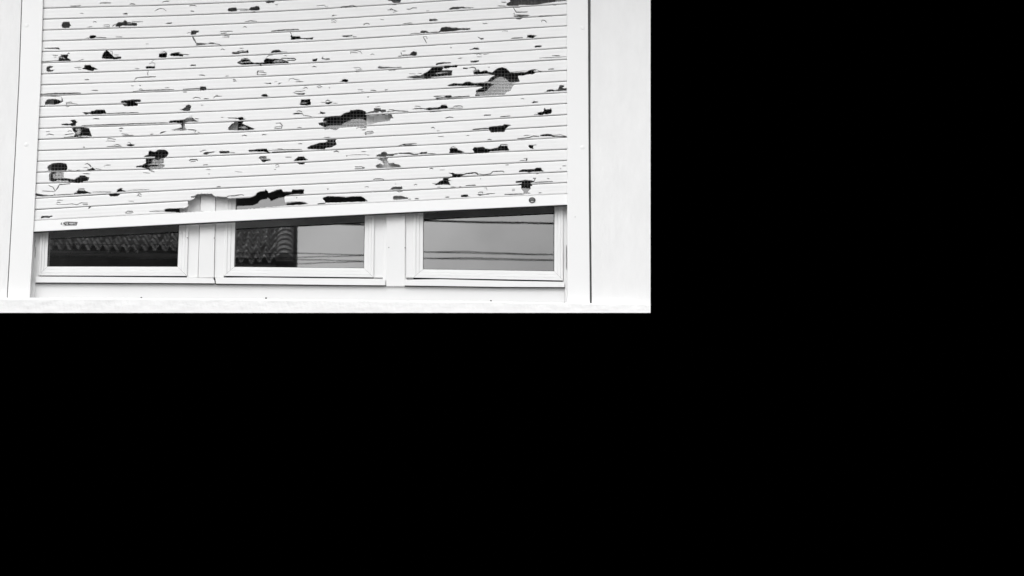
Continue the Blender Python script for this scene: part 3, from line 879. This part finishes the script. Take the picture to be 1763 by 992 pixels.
for s in range(NS):
    top, bot = LN[s], LN[s+1]
    rs = random.Random(100 + s)
    ph = rs.uniform(0, 6); off = rs.uniform(-.0006, .0006)
    g = GAP if s < NS - 1 else GAP
    def yt(x): return curve(top, x) + 0.10 * math.sin(x * .03 + ph)
    def yb(x): return curve(bot, x) + 0.10 * math.sin(x * .03 + ph)
    gt = GAP * .5; gb = GAP * .5 if s < NS - 1 else .25
    vs, es = [], []
    xs = [48 + i * (936 / 130) for i in range(131)]
    fr = [-0.22, 0.0, 0.05, 0.11, 0.5, 0.89, 0.95, 1.0]
    def row(f, x):
        a, b = yt(x) + gt, yb(x) - gb
        return a - 3.2 if f < 0 else a + (b - a) * f
    for f in fr:
        base = len(vs)
        for x in xs: vs.append(Vector((x, row(f, x))))
        es += [(base + i, base + i + 1) for i in range(len(xs) - 1)]
    es += [(k * len(xs), (k + 1) * len(xs)) for k in range(len(fr) - 1)] + [(k * len(xs) + len(xs) - 1, (k + 1) * len(xs) + len(xs) - 1) for k in range(len(fr) - 1)]
    ymin = min(row(-1, x) for x in xs); ymax = max(row(1, x) for x in xs)
    HS = [(p, b) for p, b in HB if b[3] > ymin and b[1] < ymax]; CS = [(p, b) for p, b in CB if b[3] > ymin and b[1] < ymax]
    for p, b in HS + CS:
        base = len(vs); n = len(p)
        vs += [Vector(q) for q in p]; es += [(base + i, base + (i + 1) % n) for i in range(n)]
    ov, oe, of, *_ = delaunay_2d_cdt(vs, es, [], 0, 1e-5)
    def vpar(x, y):
        a, b = yt(x) + gt, yb(x) - gb; return (y - a) / (b - a)
    kinds = {}
    for fi, f in enumerate(of):
        cx = sum(ov[i].x for i in f) / 3; cy = sum(ov[i].y for i in f) / 3
        if cx < 48 or cx > 984: continue
        v = vpar(cx, cy)
        if v > 1: continue
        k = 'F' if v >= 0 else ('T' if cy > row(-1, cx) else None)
        if not k: continue
        if within(cx, cy, HS): continue
        if k == 'F' and within(cx, cy, CS): k = 'K'
        kinds[fi] = k
    me_v, me_f, me_bk, idx = [], [], [], {}
    DEP = {'F': 0.0, 'K': 0.0075, 'B': 0.0095, 'T': 0.0080, 'U': 0.0095}
    def vid(i, layer):
        key = (i, layer)
        if key not in idx:
            x, y = ov[i]; p = P(x, y, YS + off)
            d = DEP[layer] + (bulge(max(0, min(1, vpar(x, y)))) if layer == 'F' else 0)
            idx[key] = len(me_v); me_v.append((p.x, p.y + d, p.z, x / 1000, max(-.2, min(1, vpar(x, y)))))
        return idx[key]
    edges = {}
    for fi, k in kinds.items():
        f = of[fi]
        a, b, c = (ov[i] for i in f)
        if (b - a).cross(c - a) > 0: f = f[::-1]
        me_f.append([vid(i, k) for i in f][::-1])
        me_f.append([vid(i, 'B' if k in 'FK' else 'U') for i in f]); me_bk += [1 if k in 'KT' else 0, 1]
        for i in range(3):
            e = (f[i], f[(i+1) % 3]); edges.setdefault(tuple(sorted(e)), []).append((k, e))
    for key, L in edges.items():
        if len(L) == 1:
            k, (a, b) = L[0]; lo = 'B' if k in 'FK' else 'U'
            me_f.append([vid(a, k), vid(b, k), vid(b, lo), vid(a, lo)])
        else:
            (k1, (a, b)), (k2, _) = L
            if k1 != k2: me_f.append([vid(a, k1), vid(b, k1), vid(b, k2), vid(a, k2)])
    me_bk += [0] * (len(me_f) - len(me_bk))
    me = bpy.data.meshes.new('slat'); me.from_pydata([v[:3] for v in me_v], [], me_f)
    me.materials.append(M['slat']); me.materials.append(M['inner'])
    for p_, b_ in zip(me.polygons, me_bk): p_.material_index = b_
    uvl = me.uv_layers.new(name='slat')
    for lp in me.loops: uvl.data[lp.index].uv = me_v[lp.vertex_index][3:5]
    me.update()
    link('slat', me, None, sh)

# end strip of the shutter with its rubber foot, badge and lock
BB = [398.3, 386.5, 374.6, 362.8, 352.5]
xb = [48 + i * 24 for i in range(40)]; xb = [x for x in xb if x < 984] + [984]
bt = [(x, curve(LN[-1], x) + 0.55) for x in xb]; bo = [(x, curve(BB, x)) for x in xb]
mid = [(x, a[1] + 2.0) for x, a in zip(xb, bt)]
bar = strip('bottom_bar', bt, bo, YS - 0.003, YS + 0.011, M['bar'], sh, 0.0012)
strip('rubber_strip', [(x, y - 0.4) for x, y in bo], [(x, y + 1.9) for x, y in bo], YS + 0.001, YS + 0.009, M['rubber_shade'], bar)
YB = YS - 0.003
lk = prism('lock', ellipse(916.2, 344.4, 5.8, 4.9), YB - 0.0035, YB + 0.001, M['dark'], bar, 0.0008)
bm = bmesh.new(); add_prism(bm, ellipse(916.2, 343.4, 3.8, 2.9), YB - 0.0045, YB - 0.003); from_bm('lock_core', bm, M['dark2'], lk, bevel=0.0006)
bm = bmesh.new(); add_prism(bm, [(913.2, 347.2), (915.5, 346.6), (918.6, 346.9), (919.6, 346.2), (918.4, 347.9), (915, 348.2)], YB - 0.0048, YB - 0.003); from_bm('lock_rim_shine', bm, M['metal'], lk)
# worn badge: a slanted dark film with a white roundel, letter-like bars
bd = bmesh.new()
def bx(u0, v0, u1, v1, sl=0.0): return [(104.2 + u0 + sl, 381.6 + v0), (104.2 + u1 + sl, 381.6 + v0), (104.2 + u1 - sl, 381.6 + v1), (104.2 + u0 - sl, 381.6 + v1)]
badge = prism('badge', [(109.6, 382.1), (116, 381.6), (133.9, 382.3), (131.8, 388.2), (112, 388.4), (107.5, 387.4), (104.4, 386.8), (104.6, 384.4), (106.5, 383.0)], YB - 0.0009, YB, M['dark2'], bar)
def mark(name, pts, m, d=0.0018): return prism(name, pts, YB - d, YB - 0.0008, m, badge)
mark('roundel', ellipse(109.6, 385.2, 3.1, 3.4), M['bar'], 0.0016)
mark('roundel_stroke', [(107.9, 387.2), (109.3, 383.2), (110.1, 383.2), (111.4, 387.2), (110.5, 387.2), (110.0, 385.9), (109.2, 385.9), (108.8, 387.2)], M['dark2'], 0.0022)
mark('badge_block', bx(10.0, 1.5, 13.2, 6.0), M['mid'])
mark('badge_line', bx(15.0, 2.6, 22.2, 3.4, .3), M['bar'])
mark('badge_line', bx(17.0, 4.9, 21.0, 5.9, .2), M['mid'])
mark('badge_line', bx(23.2, 1.4, 24.6, 4.6, -.5), M['mid'])
mark('badge_line', bx(25.0, 3.6, 26.4, 5.6, .5), M['mid'])
mark('badge_line', bx(6.4, 1.2, 8.2, 6.4, -1.0), M['dark'])
mark('badge_line', bx(13.4, 0.6, 14.4, 6.2, .1), M['dark'])

# ---------------------------------------------------------------- across the street, mirrored in the panes
LH = 36.0
EY = 452.0
house = empty('tiled_roof_house', 'dark house with a barrel tile roof across the street, mirrored in the panes', 'house')
e0 = RF(60, EY, LH); e1 = RF(500, EY, LH)
xa, xbk = e0.x - 3.0, RF(476, EY, LH).x
ze, ye = RF(280, EY, LH).z, e0.y
pitch = math.radians(30); PIT, ROW, SL = 0.17, 0.33, 3.6
bm = bmesh.new()
nu = int((xbk - xa) / (PIT / 8)); nsr = int(SL / ROW)
prev = None
rt = random.Random(5)
jit = {}
for r in range(nsr):
    for sub in range(4):
        s = (r + (0.0, 0.33, 0.66, 0.999)[sub]) * ROW
        rowv = []
        for i in range(nu + 1):
            x = xa + (xbk - xa) * i / nu; cph = (x - xa) / PIT; ci = int(cph)
            jz = jit.setdefault((ci, r), rt.uniform(-.026, .026))
            hgt = 0.062 * math.cos(2 * math.pi * (cph + jz * 4)) + 0.050 * (1 - (s / ROW - r)) + jz
            rowv.append(bm.verts.new((x, ye - s * math.cos(pitch) - hgt * math.sin(pitch) * -1, ze + s * math.sin(pitch) + hgt * math.cos(pitch))))
        if prev:
            for i in range(nu): bm.faces.new((prev[i], prev[i+1], rowv[i+1], rowv[i]))
        prev = rowv
roof = from_bm('roof', bm, M['tile'], house)
xv = RF(490, EY, LH).x
for r in range(nsr):
    bm = bmesh.new(); s0 = r * ROW - .05; s1 = s0 + ROW + .08
    ring = []
    for s, rad, lift in ((s0, .160, .075), (s1, .145, .045)):
        ring.append([bm.verts.new((xv + rad * math.cos(a), ye - s * math.cos(pitch) + rad * math.sin(a) * math.sin(pitch), ze + s * math.sin(pitch) + (rad * math.sin(a) + lift) * math.cos(pitch))) for a in [math.pi * i / 12 for i in range(13)]])
    for i in range(12): bm.faces.new((ring[0][i], ring[0][i+1], ring[1][i+1], ring[1][i]))
    bm.faces.new(ring[0])
    o = from_bm('verge_tile', bm, M['tile'], roof)
def box(name, x0, x1, y0, y1, z0, z1, m, parent):
    bm = bmesh.new(); bmesh.ops.create_cube(bm, size=1)
    for v in bm.verts: v.co = Vector(((x0+x1)/2 + v.co.x*(x1-x0), (y0+y1)/2 + v.co.y*(y1-y0), (z0+z1)/2 + v.co.z*(z1-z0)))
    return from_bm(name, bm, m, parent)
yr = ye - SL * math.cos(pitch); zr = ze + SL * math.sin(pitch)
bm = bmesh.new()     # body with gable, then the far slope
x1g = RF(512, EY, LH).x
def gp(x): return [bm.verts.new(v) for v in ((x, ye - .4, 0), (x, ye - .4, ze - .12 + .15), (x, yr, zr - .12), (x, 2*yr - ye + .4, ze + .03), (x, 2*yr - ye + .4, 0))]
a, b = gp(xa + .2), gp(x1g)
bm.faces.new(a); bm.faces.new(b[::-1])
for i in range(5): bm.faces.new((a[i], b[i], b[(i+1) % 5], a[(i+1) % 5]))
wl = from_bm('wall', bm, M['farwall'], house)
bm = bmesh.new(); vv = [bm.verts.new(v) for v in ((xa, yr, zr), (x1g, yr, zr), (x1g, 2*yr - ye, ze), (xa, 2*yr - ye, ze))]; bm.faces.new(vv); from_bm('far_slope', bm, M['tile'], house)
box('gutter', xa, xbk, ye, ye + .12, ze - .12, ze - .05, M['gutter'], house)
for i, x in enumerate([xa + 1.2 + k * 2.2 for k in range(5)]):
    wdw = box('window', x, x + 1.0, ye - .4, ye - .37, ze - 2.6, ze - 1.2, M['dark'], house)

# the house stands a few degrees askew to the street
piv = Vector((xv, ye, 0)); house.location = piv; house.rotation_euler = (0, 0, math.asin(-0.070))
for o in house.children: o.matrix_parent_inverse = Matrix.Translation(-piv)

def cable(pts, rad, label):
    cu = bpy.data.curves.new('utility_cable', 'CURVE'); cu.dimensions = '3D'; cu.bevel_depth = rad; cu.bevel_resolution = 2
    sp_ = cu.splines.new('POLY'); sp_.points.add(len(pts) - 1)
    for i, p in enumerate(pts): sp_.points[i].co = (p.x, p.y, p.z, 1)
    dg = bpy.data.objects.new('tmp', cu); C.objects.link(dg); bpy.context.view_layer.update()
    me = bpy.data.meshes.new_from_object(dg.evaluated_get(bpy.context.evaluated_depsgraph_get())); bpy.data.objects.remove(dg)
    o = link('utility_cable', me, M['cable']); return tag(o, label, 'cable', 'utility cables mirrored in the panes')
LC = 26.0
def cpts(l): return [RF(x, y, LC) for x, y in l]
cable(cpts([(-300, 384), (514, 384), (627, 386.6), (740, 386), (840, 388.6), (954, 391), (1500, 410)]), 0.0135, 'thick dark cable mirrored near the top of the right pane')
CL = [('upper thin dark cable of the top pair mirrored in the panes', [(-300, 430), (514, 436.2), (627, 439.2), (735, 439.4), (800, 439.2), (860, 440.8), (954, 444.4), (1500, 470)]),
      ('lower thin dark cable of the top pair mirrored in the panes', [(-300, 455), (514, 443.2), (627, 440.0), (735, 439.9), (800, 441.6), (860, 442.8), (954, 444.9), (1500, 462)]),
      ('upper thin dark cable of the bottom pair mirrored in the panes', [(-300, 440), (514, 446.6), (627, 449.8), (735, 450.6), (800, 449.8), (860, 450.7), (954, 453.6), (1500, 476)]),
      ('lower thin dark cable of the bottom pair mirrored in the panes', [(-300, 470), (514, 453.8), (627, 450.6), (735, 451.0), (800, 451.9), (860, 453.0), (954, 455.0), (1500, 470)])]
for lab, pts in CL: cable(cpts(pts), 0.0052, lab)  # second line of each pair added to imitate the glazing's double reflection
